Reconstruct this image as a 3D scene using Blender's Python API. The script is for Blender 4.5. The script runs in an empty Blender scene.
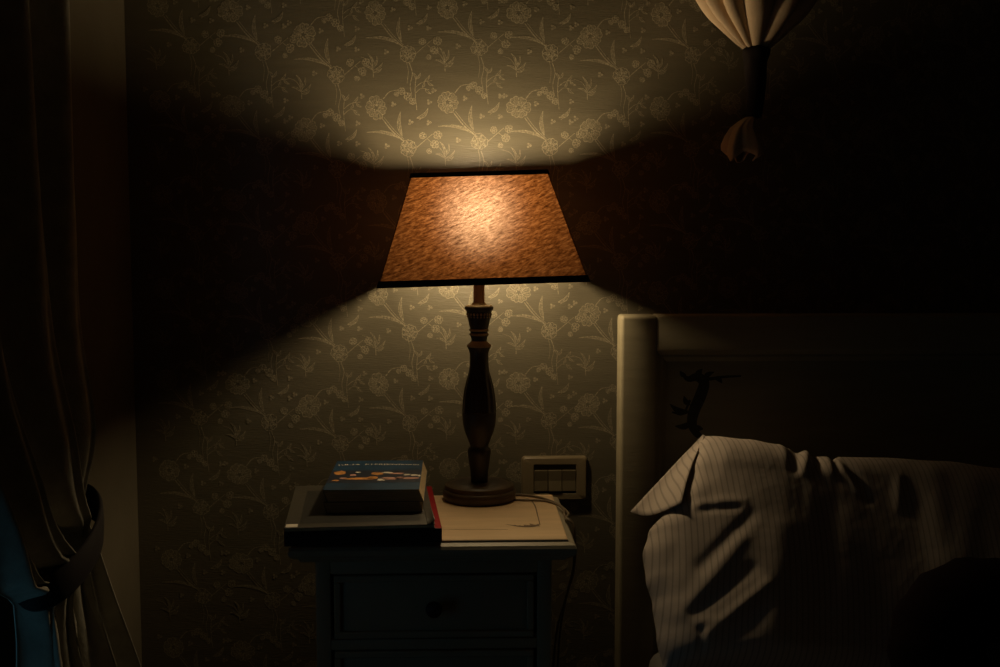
import bpy, bmesh, math, random
from mathutils import Vector, Matrix
R = math.radians
random.seed(7)
sc = bpy.context.scene
COL = sc.collection

# ------------------------------------------------------------------ camera
CAM = Vector((0.0, -2.15, 1.135)); PITCH = R(5.0); YAW = R(1.94); FPX = 1181.0
cam_data = bpy.data.cameras.new('camera'); cam = bpy.data.objects.new('camera', cam_data); COL.objects.link(cam)
cam.location = CAM; cam.rotation_euler = (R(90) - PITCH, 0, -YAW)
cam_data.sensor_width = 36.0; cam_data.lens = FPX / 1000 * 36.0
cam_data.clip_start = 0.02
sc.camera = cam
# ------------------------------------------------------------------ world: a dusk sky seen only through the window
SKY = 0.36
w = bpy.data.worlds.new('dusk'); sc.world = w; w.use_nodes = True
bg = w.node_tree.nodes['Background']
bg.inputs[0].default_value = (0.13, 0.42, 0.64, 1); bg.inputs[1].default_value = SKY
BULB = 245.0
BULB_COL = (1.0, 0.75, 0.42, 1)
vs = sc.view_settings
vs.view_transform = 'Standard'; vs.look = 'None'; vs.gamma = 1.0; vs.use_curve_mapping = False
vs.exposure = 0.0
sc.cycles.max_bounces = 8; sc.cycles.diffuse_bounces = 4; sc.cycles.caustics_reflective = False; sc.cycles.caustics_refractive = False
sc.cycles.use_denoising = True

# pixel -> world (the pixel gives the direction, the plane it lies on gives the distance)
_f = Vector((math.sin(YAW) * math.cos(PITCH), math.cos(YAW) * math.cos(PITCH), -math.sin(PITCH)))
_r = Vector((math.cos(YAW), -math.sin(YAW), 0)); _u = _r.cross(_f)
def ray(px, py): return _f + _r * ((px - 500) / FPX) - _u * ((py - 333.5) / FPX)
def PY(px, py, y): d = ray(px, py); return CAM + d * ((y - CAM.y) / d.y)
def PZ(px, py, z): d = ray(px, py); return CAM + d * ((z - CAM.z) / d.z)
def PP(px, py, p0, n): d = ray(px, py); return CAM + d * ((p0 - CAM).dot(n) / d.dot(n))

# ------------------------------------------------------------------ materials
def new_mat(name):
    m = bpy.data.materials.new(name); m.use_nodes = True
    nt = m.node_tree; return m, nt, nt.nodes['Principled BSDF'], nt.nodes, nt.links
def paint(name, col, rough=0.6, var=0.12, scale=12, bump=0.15, bscale=80, spec=0.4, stretch=(1, 1, 1), metallic=0.0, sheen=0.0):
    m, nt, b, N, L = new_mat(name)
    tc = N.new('ShaderNodeTexCoord'); mp = N.new('ShaderNodeMapping'); mp.inputs['Scale'].default_value = stretch
    L.new(tc.outputs['Object'], mp.inputs[0])
    n = N.new('ShaderNodeTexNoise'); n.inputs['Scale'].default_value = scale; n.inputs['Detail'].default_value = 6
    L.new(mp.outputs[0], n.inputs['Vector'])
    r = N.new('ShaderNodeValToRGB')
    r.color_ramp.elements[0].position = 0.3; r.color_ramp.elements[1].position = 0.72
    r.color_ramp.elements[0].color = (*[c * (1 - var) for c in col], 1)
    r.color_ramp.elements[1].color = (*[min(1, c * (1 + var)) for c in col], 1)
    L.new(n.outputs[0], r.inputs[0]); L.new(r.outputs[0], b.inputs['Base Color'])
    n2 = N.new('ShaderNodeTexNoise'); n2.inputs['Scale'].default_value = bscale; n2.inputs['Detail'].default_value = 4
    L.new(mp.outputs[0], n2.inputs['Vector'])
    bp = N.new('ShaderNodeBump'); bp.inputs['Strength'].default_value = bump; bp.inputs['Distance'].default_value = 0.002
    L.new(n2.outputs[0], bp.inputs['Height']); L.new(bp.outputs[0], b.inputs['Normal'])
    b.inputs['Roughness'].default_value = rough; b.inputs['Specular IOR Level'].default_value = spec
    b.inputs['Metallic'].default_value = metallic; b.inputs['Sheen Weight'].default_value = sheen
    return m
M = {}
M['paper'] = paint('olive_wallpaper', (0.106, 0.091, 0.059), 0.42, 0.10, 7, 0.30, 60, 1.0, (1.0, 1.0, 9.0))
M['print'] = paint('pale_gold_print', (0.245, 0.212, 0.142), 0.42, 0.45, 320, 0.3, 300, 1.0)
M['print_soft'] = paint('faint_gold_print', (0.145, 0.124, 0.080), 0.42, 0.45, 320, 0.3, 300, 1.0)
M['plain_wall'] = paint('dark_olive_wall', (0.13, 0.11, 0.075), 0.9, 0.1, 8, 0.2, 60, 0.1)
M['far_wall'] = paint('pale_far_wall', (0.42, 0.36, 0.26), 0.9, 0.1, 8, 0.2, 60, 0.1)
M['ceiling'] = paint('ceiling_plaster', (0.34, 0.30, 0.24), 0.9, 0.06, 4, 0.1, 40, 0.1)
M['floor'] = paint('dark_floorboards', (0.055, 0.03, 0.017), 0.5, 0.35, 3, 0.2, 30, 0.3, (14, 1, 1))
M['trim'] = paint('painted_trim', (0.16, 0.135, 0.09), 0.6, 0.08, 12)
M['cream'] = paint('cream_painted_wood', (0.33, 0.285, 0.20), 0.5, 0.10, 9, 0.12, 60, 0.35, (1, 6, 1))
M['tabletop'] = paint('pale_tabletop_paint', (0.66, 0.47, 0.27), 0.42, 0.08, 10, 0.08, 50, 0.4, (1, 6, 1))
M['ornament'] = paint('brown_painted_ornament', (0.16, 0.10, 0.05), 0.6, 0.35, 60)
M['head_paint'] = paint('grey_green_headboard_paint', (0.30, 0.26, 0.17), 0.5, 0.10, 8, 0.12, 50, 0.35, (1, 1, 6))
M['head_orn'] = paint('dark_headboard_ornament', (0.045, 0.04, 0.022), 0.7, 0.3, 60)
M['dark_wood'] = paint('dark_stained_turned_wood', (0.040, 0.027, 0.015), 0.38, 0.35, 14, 0.15, 60, 0.45, (1, 1, 0.25))
M['base_wood'] = paint('worn_brown_base_wood', (0.075, 0.05, 0.026), 0.45, 0.35, 24, 0.2, 60, 0.4)
M['gilt'] = paint('worn_gilt_paint', (0.36, 0.26, 0.14), 0.5, 0.3, 60, 0.2, 120, 0.4)
M['sleeve'] = paint('pinkish_wood_sleeve', (0.42, 0.24, 0.14), 0.5, 0.15, 30)
M['black_trim'] = paint('black_shade_trim', (0.014, 0.009, 0.007), 0.8, 0.2, 40)
M['brass'] = paint('brass', (0.45, 0.32, 0.13), 0.35, 0.1, 30, 0.05, 60, 0.5, (1, 1, 1), 1.0)
M['cord'] = paint('brown_cord', (0.15, 0.11, 0.065), 0.5, 0.1, 30)
M['plate'] = paint('beige_plastic_plate', (0.20, 0.155, 0.09), 0.3, 0.03, 10, 0.02, 60, 0.45)
M['rocker'] = paint('beige_plastic_rocker', (0.15, 0.12, 0.072), 0.35, 0.03, 10, 0.02, 60, 0.45)
M['recess'] = paint('dark_switch_recess', (0.05, 0.045, 0.025), 0.6, 0.05, 10)
M['red'] = paint('red_book_cloth', (0.25, 0.004, 0.007), 0.7, 0.12, 40, 0.1, 80, 0.15)
M['dark_spine'] = paint('dark_maroon_spine', (0.022, 0.008, 0.008), 0.55, 0.2, 30)
M['black_cover'] = paint('black_book_cover', (0.02, 0.015, 0.014), 0.5, 0.2, 30)
M['pages'] = paint('cream_page_edges', (0.60, 0.46, 0.27), 0.9, 0.18, 40, 0.4, 120, 0.1, (1, 1, 25))
M['grey_cover'] = paint('grey_magazine_cover', (0.055, 0.048, 0.034), 0.5, 0.10, 20)
M['slate'] = paint('slate_cover_panel', (0.024, 0.022, 0.017), 0.5, 0.10, 20)
M['blue'] = paint('blue_book_cover', (0.007, 0.038, 0.080), 0.45, 0.6, 12)
M['navy'] = paint('navy_book_cover', (0.012, 0.018, 0.035), 0.45, 0.2, 20)
M['orange'] = paint('orange_cover_print', (0.55, 0.24, 0.06), 0.5, 0.4, 60)
M['pink'] = paint('pink_cover_print', (0.50, 0.26, 0.20), 0.5, 0.3, 60)
M['white'] = paint('white_print', (0.75, 0.68, 0.56), 0.5, 0.15, 60)
M['drape'] = paint('pale_drape_cloth', (0.56, 0.42, 0.28), 0.85, 0.08, 30, 0.2, 300, 0.1, (1, 1, 1), 0, 0.1)
M['dark_tie'] = paint('dark_tie_cloth', (0.014, 0.008, 0.006), 0.9, 0.2, 40)
M['curtain'] = paint('grey_linen_curtain', (0.36, 0.34, 0.28), 0.9, 0.15, 40, 0.3, 200, 0.08)
M['tieback'] = paint('dark_red_tieback', (0.008, 0.003, 0.003), 0.85, 0.2, 40)
M['cushion'] = paint('near_black_cushion_velvet', (0.006, 0.003, 0.003), 0.95, 0.2, 40, 0.3, 200, 0.05)
M['sheet'] = paint('plain_bed_sheet', (0.20, 0.19, 0.18), 0.9, 0.08, 14, 0.2, 100, 0.1)
M['duvet'] = paint('dark_duvet_cover', (0.06, 0.055, 0.055), 0.9, 0.1, 14, 0.2, 100, 0.1)
M['knob'] = paint('dark_red_brown_knob', (0.02, 0.004, 0.004), 0.6, 0.2, 30)
M['iron'] = paint('dark_iron', (0.03, 0.028, 0.026), 0.5, 0.1, 30, 0.05, 60, 0.4, (1, 1, 1), 0.8)

# bulb
m, nt, b, N, L = new_mat('lit_bulb_glass')
e = N.new('ShaderNodeEmission'); e.inputs[0].default_value = BULB_COL; e.inputs[1].default_value = BULB
L.new(e.outputs[0], N['Material Output'].inputs[0]); M['bulb'] = m
# window glass
m, nt, b, N, L = new_mat('window_glass')
t = N.new('ShaderNodeBsdfTransparent'); g = N.new('ShaderNodeBsdfGlossy'); g.inputs['Roughness'].default_value = 0.02
mx = N.new('ShaderNodeMixShader'); mx.inputs[0].default_value = 0.08
L.new(t.outputs[0], mx.inputs[1]); L.new(g.outputs[0], mx.inputs[2]); L.new(mx.outputs[0], N['Material Output'].inputs[0]); M['glass'] = m
# lamp shade fabric: slubby burlap, light passes through it
GLOW_IOR, GLOW_ROUGH, GLOW_MIX = 1.6, 1.0, 0.042
m, nt, b, N, L = new_mat('slubby_burlap_shade')
tc = N.new('ShaderNodeTexCoord')
def streak(rot, sx, sy, scale, seed):
    mp = N.new('ShaderNodeMapping'); mp.vector_type = 'TEXTURE'; mp.inputs['Rotation'].default_value = (0, 0, R(rot)); mp.inputs['Scale'].default_value = (1 / sx, 1 / sy, 1)
    mp.inputs['Location'].default_value = (seed, seed * .7, 0)
    L.new(tc.outputs['UV'], mp.inputs[0])
    n = N.new('ShaderNodeTexNoise'); n.inputs['Scale'].default_value = scale; n.inputs['Detail'].default_value = 5; n.inputs['Roughness'].default_value = 0.62
    L.new(mp.outputs[0], n.inputs['Vector']); return n
s1 = streak(22, 1.0, 4.0, 60, 0); s2 = streak(18, 1.0, 3.0, 170, 3)
mm = N.new('ShaderNodeMix'); mm.data_type = 'FLOAT'; mm.inputs[0].default_value = 0.45
L.new(s1.outputs[0], mm.inputs[2]); L.new(s2.outputs[0], mm.inputs[3])
def ramp(cols):
    rp = N.new('ShaderNodeValToRGB'); L.new(mm.outputs[0], rp.inputs[0]); el = rp.color_ramp.elements
    el[0].position = 0.37; el[0].color = (*cols[0], 1); el[1].position = 0.63; el[1].color = (*cols[2], 1)
    k = el.new(0.49); k.color = (*cols[1], 1); return rp
tr = N.new('ShaderNodeBsdfTranslucent'); df = N.new('ShaderNodeBsdfDiffuse'); rf = N.new('ShaderNodeBsdfRefraction')
L.new(ramp(((.013, .004, .001), (.050, .017, .0045), (.115, .046, .015))).outputs[0], tr.inputs[0])
L.new(ramp(((.12, .075, .055), (.22, .175, .15), (.34, .30, .29))).outputs[0], rf.inputs[0])
rf.inputs['IOR'].default_value = GLOW_IOR; rf.inputs['Roughness'].default_value = GLOW_ROUGH
df.inputs[0].default_value = (0.06, 0.03, 0.014, 1)
mx = N.new('ShaderNodeMixShader'); mx.inputs[0].default_value = 0.30
L.new(tr.outputs[0], mx.inputs[1]); L.new(df.outputs[0], mx.inputs[2])
mx2 = N.new('ShaderNodeMixShader'); mx2.inputs[0].default_value = GLOW_MIX
L.new(mx.outputs[0], mx2.inputs[1]); L.new(rf.outputs[0], mx2.inputs[2])
L.new(mx2.outputs[0], N['Material Output'].inputs[0]); M['burlap'] = m
# striped pillow cotton (stripes follow the cloth's own UVs, in metres)
m, nt, b, N, L = new_mat('striped_pillow_cotton')
tc = N.new('ShaderNodeTexCoord'); sp = N.new('ShaderNodeSeparateXYZ'); L.new(tc.outputs['UV'], sp.inputs[0])
mu = N.new('ShaderNodeMath'); mu.operation = 'MULTIPLY'; mu.inputs[1].default_value = 1 / 0.0092; L.new(sp.outputs[0], mu.inputs[0])
fr = N.new('ShaderNodeMath'); fr.operation = 'FRACT'; L.new(mu.outputs[0], fr.inputs[0])
rp = N.new('ShaderNodeValToRGB'); L.new(fr.outputs[0], rp.inputs[0]); el = rp.color_ramp.elements
el[0].position = 0.0; el[0].color = (0.46, 0.385, 0.32, 1); el[1].position = 0.62; el[1].color = (0.46, 0.385, 0.32, 1)
for p, c in ((0.72, .31), (0.84, .31), (0.92, .44)): k = el.new(p); k.color = (c, c * .85, c * .72, 1)
L.new(rp.outputs[0], b.inputs['Base Color']); b.inputs['Roughness'].default_value = 0.9; b.inputs['Specular IOR Level'].default_value = 0.1
n2 = N.new('ShaderNodeTexNoise'); n2.inputs['Scale'].default_value = 9; n2.inputs['Detail'].default_value = 6; L.new(tc.outputs['Object'], n2.inputs['Vector'])
bp = N.new('ShaderNodeBump'); bp.inputs['Strength'].default_value = 0.35; bp.inputs['Distance'].default_value = 0.012
L.new(n2.outputs[0], bp.inputs['Height']); L.new(bp.outputs[0], b.inputs['Normal']); M['stripes'] = m

# ------------------------------------------------------------------ helpers
def tag(o, label=None, cat=None, group=None, kind=None):
    if label: o['label'] = label
    if cat: o['category'] = cat
    if group: o['group'] = group
    if kind: o['kind'] = kind
    return o
def empty(name, loc=(0, 0, 0), rz=0.0, ry=0.0):
    o = bpy.data.objects.new(name, None); COL.objects.link(o); o.location = loc; o.rotation_euler = (0, ry, rz); o.empty_display_size = .05
    return o
def link(name, me, mats, parent=None, smooth=False, angle=None):
    o = bpy.data.objects.new(name, me); COL.objects.link(o)
    for mt in (mats if isinstance(mats, (list, tuple)) else [mats]): me.materials.append(M[mt] if isinstance(mt, str) else mt)
    if parent: o.parent = parent
    if smooth:
        for p in me.polygons: p.use_smooth = True
        if angle is not None: me.set_sharp_from_angle(angle=R(angle))
    return o
def from_bm(name, bm, mats, parent=None, smooth=False, angle=None):
    bmesh.ops.recalc_face_normals(bm, faces=bm.faces)
    me = bpy.data.meshes.new(name); bm.to_mesh(me); bm.free()
    return link(name, me, mats, parent, smooth, angle)
def pyd(name, V, F, mats, parent=None, smooth=False, angle=None, mi=None, recalc=True):
    me = bpy.data.meshes.new(name); me.from_pydata([tuple(v) for v in V], [], F)
    if mi: me.polygons.foreach_set('material_index', mi)
    if recalc:
        bm = bmesh.new(); bm.from_mesh(me); bmesh.ops.recalc_face_normals(bm, faces=bm.faces); bm.to_mesh(me); bm.free()
    return link(name, me, mats, parent, smooth, angle)
def add_box(bm, x0, x1, y0, y1, z0, z1, bev=0.0, seg=2):
    r = bmesh.ops.create_cube(bm, size=1.0)
    vs_ = r['verts']
    for v in vs_:
        v.co = Vector((x0 + (v.co.x + .5) * (x1 - x0), y0 + (v.co.y + .5) * (y1 - y0), z0 + (v.co.z + .5) * (z1 - z0)))
    if bev > 0:
        es = list({e for v in vs_ for e in v.link_edges})
        bmesh.ops.bevel(bm, geom=es, offset=bev, segments=seg, affect='EDGES', profile=0.5)
def box(name, x0, x1, y0, y1, z0, z1, mat, parent=None, bev=0.002, seg=2):
    bm = bmesh.new(); add_box(bm, x0, x1, y0, y1, z0, z1, bev, seg)
    return from_bm(name, bm, mat, parent, bev > 0, 40)
def lathe(name, prof, mat, parent=None, n=48, cap=True, ripple=None, angle=35):
    V, F = [], []
    for i, (r, z) in enumerate(prof):
        for j in range(n):
            a = 2 * math.pi * j / n
            rr = r * (1 + (ripple(a, z) if ripple else 0))
            V.append((rr * math.cos(a), rr * math.sin(a), z))
    for i in range(len(prof) - 1):
        for j in range(n):
            k = (j + 1) % n
            F.append((i * n + j, i * n + k, (i + 1) * n + k, (i + 1) * n + j))
    if cap:
        F.append(tuple(range(n))); F.append(tuple((len(prof) - 1) * n + j for j in range(n)))
    return pyd(name, V, F, mat, parent, True, angle)
def catmull(pts, per=6):
    P = [Vector(p) for p in pts]; P = [P[0] * 2 - P[1]] + P + [P[-1] * 2 - P[-2]]; out = []
    for i in range(1, len(P) - 2):
        for k in range(per):
            t = k / per; a, b_, c, d = P[i - 1], P[i], P[i + 1], P[i + 2]
            out.append(0.5 * ((2 * b_) + (c - a) * t + (2 * a - 5 * b_ + 4 * c - d) * t * t + (3 * b_ - a - 3 * c + d) * t ** 3))
    out.append(P[-2]); return out
def tube(name, pts, r, mat, parent=None, n=8, per=6):
    C = catmull(pts, per); V, F = [], []
    up = Vector((0, 0, 1))
    for i, p in enumerate(C):
        d = (C[min(i + 1, len(C) - 1)] - C[max(i - 1, 0)]).normalized()
        s = d.cross(up); s = s.normalized() if s.length > 1e-3 else Vector((1, 0, 0)); q = s.cross(d).normalized()
        for j in range(n):
            a = 2 * math.pi * j / n; V.append(p + s * (r * math.cos(a)) + q * (r * math.sin(a)))
    for i in range(len(C) - 1):
        for j in range(n):
            k = (j + 1) % n; F.append((i * n + j, i * n + k, (i + 1) * n + k, (i + 1) * n + j))
    F.append(tuple(range(n))); F.append(tuple((len(C) - 1) * n + j for j in range(n)))
    return pyd(name, V, F, mat, parent, True, 50)
class Ink:
    """flat printed strokes collected in 2D (u right, v up), later laid on a surface"""
    def __init__(s): s.V, s.F, s.m, s.k, s.lay = [], [], [], 0, []
    def mark(s):
        s.k += 1; s.lay += [s.k] * (len(s.V) - len(s.lay))
    def ribbon(s, pts, w0, w1=None, wm=None, mi=0, per=4):
        w1 = w0 if w1 is None else w1
        C = catmull([(p[0], p[1], 0) for p in pts], per); n = len(C); b0 = len(s.V)
        for i, p in enumerate(C):
            t = i / (n - 1); wd = w0 + (w1 - w0) * t
            if wm is not None: wd += (wm - (w0 + w1) / 2) * math.sin(math.pi * t)
            d = C[min(i + 1, n - 1)] - C[max(i - 1, 0)]; d = d.normalized() if d.length > 0 else Vector((1, 0, 0))
            q = Vector((-d.y, d.x, 0)) * (wd / 2); s.V += [(p + q)[:2], (p - q)[:2]]
        for i in range(n - 1):
            a = b0 + 2 * i; s.F.append((a, a + 1, a + 3, a + 2)); s.m.append(mi)
        s.mark()
    def poly(s, pts, mi=0):
        b0 = len(s.V); s.V += [tuple(p[:2]) for p in pts]; s.F.append(tuple(range(b0, b0 + len(pts)))); s.m.append(mi); s.mark()
    def disc(s, x, y, r, mi=0, n=6): s.poly([(x + r * math.cos(2 * math.pi * i / n), y + r * math.sin(2 * math.pi * i / n)) for i in range(n)], mi)
    def flower(s, x, y, r, petals=6, rot=0.0, lw=.6, fill=1, line=0, dots=True):
        for k in range(petals):
            a = rot + 2 * math.pi * k / petals; rr = r * random.uniform(.86, 1.08)
            ca, sa = math.cos(a), math.sin(a)
            sh = [(.22, 0), (.45, .30), (.80, .40), (.97, .20), (.90, .0), (.97, -.20), (.80, -.40), (.45, -.30)]
            pts = [(x + rr * (c * ca - d * sa), y + rr * (c * sa + d * ca)) for c, d in sh]
            if fill is not None: s.poly(pts, fill)
            s.ribbon(pts + [pts[0]], lw, mi=line, per=2)
            if r > 6:
                for h in (-.16, .02, .17):
                    e0, e1 = random.uniform(.32, .45), random.uniform(.66, .9)
                    s.ribbon([(x + rr * (c * ca - d * sa), y + rr * (c * sa + d * ca)) for c, d in ((e0, h * .5), (e1, h * 1.3))], lw * .8, lw * .4, mi=line, per=1)
        if dots:
            for k in range(5):
                a = rot + k * 1.2566; s.disc(x + r * .2 * math.cos(a), y + r * .2 * math.sin(a), r * .07, line, 5)
    def leaf(s, p0, p1, width, bend=0.15, lw=.55, fill=1, line=0, vein=True):
        a, b_ = Vector((*p0, 0)), Vector((*p1, 0)); d = b_ - a; q = Vector((-d.y, d.x, 0)); qn = q.normalized()
        mid = lambda t: a + d * t + q * (bend * math.sin(math.pi * t))
        l = [mid(t) + qn * (width / 2 * math.sin(math.pi * t ** .8)) for t in (0, .2, .45, .7, .9, 1)]
        r = [mid(t) - qn * (width / 2 * math.sin(math.pi * t ** .8)) for t in (0, .2, .45, .7, .9, 1)]
        if fill is not None: s.poly(l + r[1:-1][::-1], fill)
        s.ribbon(l, lw, mi=line, per=2); s.ribbon(r, lw, mi=line, per=2)
        if vein: s.ribbon([mid(t) for t in (0, .35, .75)], lw * .7, mi=line, per=2)

# ------------------------------------------------------------------ the room
XL = PY(133, 333, 0).x; XR = 2.55; YF = -3.1; ZC = 2.7; T = 0.12
def struct(o): o['kind'] = 'structure'; return o
struct(box('floor', XL - T, XR + T, YF - T, T, -T, 0, 'floor', bev=0))
struct(box('ceiling', XL - T, XR + T, YF - T, T, ZC, ZC + T, 'ceiling', bev=0))
wall_back = struct(box('wall_back', XL - T, XR + T, 0, T, 0, ZC, 'paper', bev=0))
struct(box('wall_right', XR, XR + T, YF, 0, 0, ZC, 'far_wall', bev=0))
struct(box('wall_front', XL - T, XR + T, YF - T, YF, 0, ZC, 'far_wall', bev=0))
WY0, WY1, WZ0, WZ1 = -1.24, -0.70, 0.22, 2.12          # the window opening in the left wall
bm = bmesh.new()
add_box(bm, XL - T, XL, YF, WY0, 0, ZC); add_box(bm, XL - T, XL, WY1, 0, 0, ZC)
add_box(bm, XL - T, XL, WY0, WY1, 0, WZ0); add_box(bm, XL - T, XL, WY0, WY1, WZ1, ZC)
struct(from_bm('wall_left', bm, 'plain_wall'))
struct(box('baseboard_back', XL, XR, -0.014, 0, 0, 0.09, 'trim', bev=0.004))
struct(box('baseboard_left', XL, XL + 0.014, WY1 + .06, -0.014, 0, 0.09, 'trim', bev=0.004))
win = struct(empty('window_1', (XL - T / 2, (WY0 + WY1) / 2, WZ0)))
hw, hh = (WY1 - WY0) / 2, WZ1 - WZ0
bm = bmesh.new()
for y0, y1, z0, z1 in ((-hw, -hw + .05, 0, hh), (hw - .05, hw, 0, hh), (-hw + .05, hw - .05, 0, .05), (-hw + .05, hw - .05, hh - .05, hh)):
    add_box(bm, -.03, .03, y0, y1, z0, z1, .004)
from_bm('window_frame', bm, 'trim', win, True, 40)
for i in range(3):
    z0 = .05 + i * (hh - .1) / 3; z1 = .05 + (i + 1) * (hh - .1) / 3
    if i: box('glazing_bar', -.015, .015, -hw + .05, hw - .05, z0 - .012, z0 + .012, 'trim', win, .003)
    box('pane', -.003, .003, -hw + .05, hw - .05, z0 + (.012 if i else 0), z1 - (.012 if i < 2 else 0), 'glass', win, 0)

# wallpaper print on the back wall: sprigs in four columns per roll
U = 2.15 / FPX                                            # metres of wall per motif unit
def motif(k):
    i = Ink(); s = i
    s.leaf((3, 12), (1, -12), 3.4, -0.10, .55)                                  # curved blade
    s.flower(-23, -15, 11.5, 6, .3 + k, .7)                                    # big blossom
    s.ribbon([(-17, -5), (-7, 7), (5, 17)], .8, 1.4, mi=0); s.ribbon([(-15, -6), (-5, 6), (5, 15)], .5, .6, mi=0)
    s.leaf((2, 15), (-19, 7), 1.9, .06, .45); s.leaf((-2, 13), (-32, 9), 2.0, .08, .45)
    s.flower(9, 23, 8.5, 7, .1 + k, .7, fill=None); s.flower(9, 23, 4.0, 5, .5, .5, fill=1, dots=False)
    s.ribbon([(11, 32), (14, 42), (12, 54), (14, 64)], .9, .5, mi=0); s.ribbon([(8, 31), (10, 40), (9, 52)], .5, .4, mi=0)
    s.ribbon([(17, 23), (26, 15), (33, 9)], .8, .5, mi=0)
    for x, y, r in ((35, 19, 4.2), (23, 11, 3.6), (38, 10, 4.0), (30, 26, 2.6)): s.flower(x, y, r, 5, x + k, .6, dots=False)
    s.ribbon([(28, 14), (33, 18)], .5); s.ribbon([(-16, -24), (-10, -31), (-1, -33)], 1.0, .6)                                   # twig over the blossom
    for x, y, r in ((2, -32, 3.6), (8, -27, 4.2), (13, -22, 3.2), (-3, -29, 2.4)): s.flower(x, y, r, 5, y + k, .6, dots=False)
    s.ribbon([(16, -48), (15, -33), (17, -14)], .8, .5)                                                        # tall stem
    s.ribbon([(15.5, -36), (22, -41), (32, -43)], .7, .4); s.ribbon([(15, -30), (21, -35), (29, -34)], .6, .4)
    for a, b_ in (((24, -42), (29, -48)), ((27, -42), (33, -38)), ((22, -36), (24, -41)), ((25, -35), (31, -30)), ((16, -44), (12, -50)), ((16, -44), (20, -50))):
        s.leaf(a, b_, 1.9, .12, .45, vein=False)
    s.leaf((17, -6), (28, -16), 3.4, .18, .55); s.ribbon([(19, -4), (26, -9)], .5, .3)
    s.ribbon([(-24, 47), (-25, 38), (-30, 30), (-38, 27)], .8, .4)                                             # fan of grass
    for a, b_ in (((-25, 40), (-34, 36)), ((-25, 36), (-30, 24)), ((-25, 38), (-21, 26)), ((-24, 40), (-15, 32)), ((-24, 42), (-16, 38)), ((-25, 40), (-26, 28))):
        s.leaf(a, b_, 1.7, .14, .45, vein=False)
    for x, y in ((-6, -19), (11, -2), (29, -22), (29, -2), (-37, -26), (-12, 22)):
        for a in (0, 2.1, 4.2): s.flower(x + 1.6 * math.cos(a), y + 1.6 * math.sin(a), 1.2, 4, a, .4, dots=False)
    return i
V, F, mi = [], [], []
x0 = PY(470.6, 118, 0).x; z0 = PY(470.6, 118, 0).z
offs = {-1: 6, 0: 0, 1: 5, 2: 27}
inks = [motif(k * .7) for k in range(4)]
tilt = R(-1.2)
for c in range(-9, 20):
    ink = inks[c % 4]; oy = offs[(c + 1) % 4 - 1]
    for rw in range(-8, 12):
        bx, bz = x0 + c * 70.3 * U, z0 - (oy + rw * 91.5) * U
        if not (XL + .07 < bx < XR - .08 and .12 < bz < ZC - .1): continue
        b0 = len(V); ct, st = math.cos(tilt), math.sin(tilt)
        V += [(bx + U * (u * ct + v * st), -0.00006 - 1.2e-6 * ink.lay[q] - 1.2e-4 * (c % 2) - 2.4e-4 * (rw % 2), bz - U * (v * ct - u * st)) for q, (u, v) in enumerate(ink.V)]
        F += [tuple(b0 + q for q in f) for f in ink.F]; mi += ink.m
mi = [1 if q == 1 else 0 for q in mi]
wp = pyd('wallpaper_print', V, F, ['print', 'print_soft'], wall_back, mi=mi, recalc=False)
wp['kind'] = 'stuff'; wp['label'] = 'pale gold floral sprigs printed on the olive wallpaper'

# ------------------------------------------------------------------ nightstand
ZT = 0.68
NX0, NX1, NY0, NY1 = -0.252, 0.171, -0.452, -0.132
ns = empty('nightstand', ((NX0 + NX1) / 2, (NY0 + NY1) / 2, 0))
tag(ns, 'cream painted nightstand with two drawers and a pale ornamented top, between corner and bed', 'nightstand')
ncx, ncy = ns.location.x, ns.location.y
hx, hy = (NX1 - NX0) / 2, (NY1 - NY0) / 2
bm = bmesh.new()
rings = []
for ins, z in ((.014, ZT), (.0125, ZT - .0012), (.0115, ZT - .004), (.003, ZT - .0075), (0, ZT - .012), (0, ZT - .019), (.004, ZT - .024), (.012, ZT - .027), (.016, ZT - .033)):
    rings.append([bm.verts.new((sx * (hx - ins), sy * (hy - ins), z)) for sx, sy in ((-1, -1), (1, -1), (1, 1), (-1, 1))])
bm.faces.new(rings[0]); bm.faces.new(rings[-1])
for a, b_ in zip(rings, rings[1:]):
    for j in range(4): bm.faces.new((a[j], a[(j + 1) % 4], b_[(j + 1) % 4], b_[j]))
top = from_bm('table_top', bm, ['tabletop', 'cream'], ns)
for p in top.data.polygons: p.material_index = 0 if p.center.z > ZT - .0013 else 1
i = Ink()                                                  # painted border and corner sprays on the top
def tp(px, py): q = PZ(px, py, ZT); return (q.x - ncx, q.y - ncy)
for sx in (1, -1):
    P = lambda *a: [((sx * q[0]) if True else 0, q[1]) for q in a]
    i.ribbon(P(tp(436, 530), tp(470, 529.6), tp(508, 529.6)), .0012, .0012)
    i.ribbon(P(tp(531, 500), tp(535, 506), tp(537.5, 515), tp(540, 525)), .0026, .0016)
    i.ribbon(P(tp(531, 500), tp(522, 497)), .0016, .0010)
    c = tp(538, 526); c = (sx * c[0], c[1])
    for dx, dy, wd in ((-.040, .004, .007), (-.030, -.001, .006), (-.050, .012, .004), (-.012, .014, .006), (-.022, .007, .006), (.004, .012, .004), (.002, -.003, .003)):
        i.leaf(c, (c[0] + sx * dx, c[1] + dy), wd, .15 * sx, .0008, 0, 0, False)
    for k in range(5): i.disc(c[0] - sx * (.004 + .008 * k), c[1] + random.uniform(-.003, .006), .0022)
orn = pyd('painted_ornament', [(u, v, ZT + .0003 + 1e-5 * i.lay[k]) for k, (u, v) in enumerate(i.V)], i.F, 'ornament', top, recalc=False)
BX0, BX1, BYF, BYB = -.216 - ncx, .136 - ncx, -.425 - ncy, -.155 - ncy
ZB = ZT - .033
box('side_panel', BX0, BX0 + .022, BYF, BYB, .09, ZB, 'cream', ns, .002)
box('side_panel', BX1 - .022, BX1, BYF, BYB, .09, ZB, 'cream', ns, .002)
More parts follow.
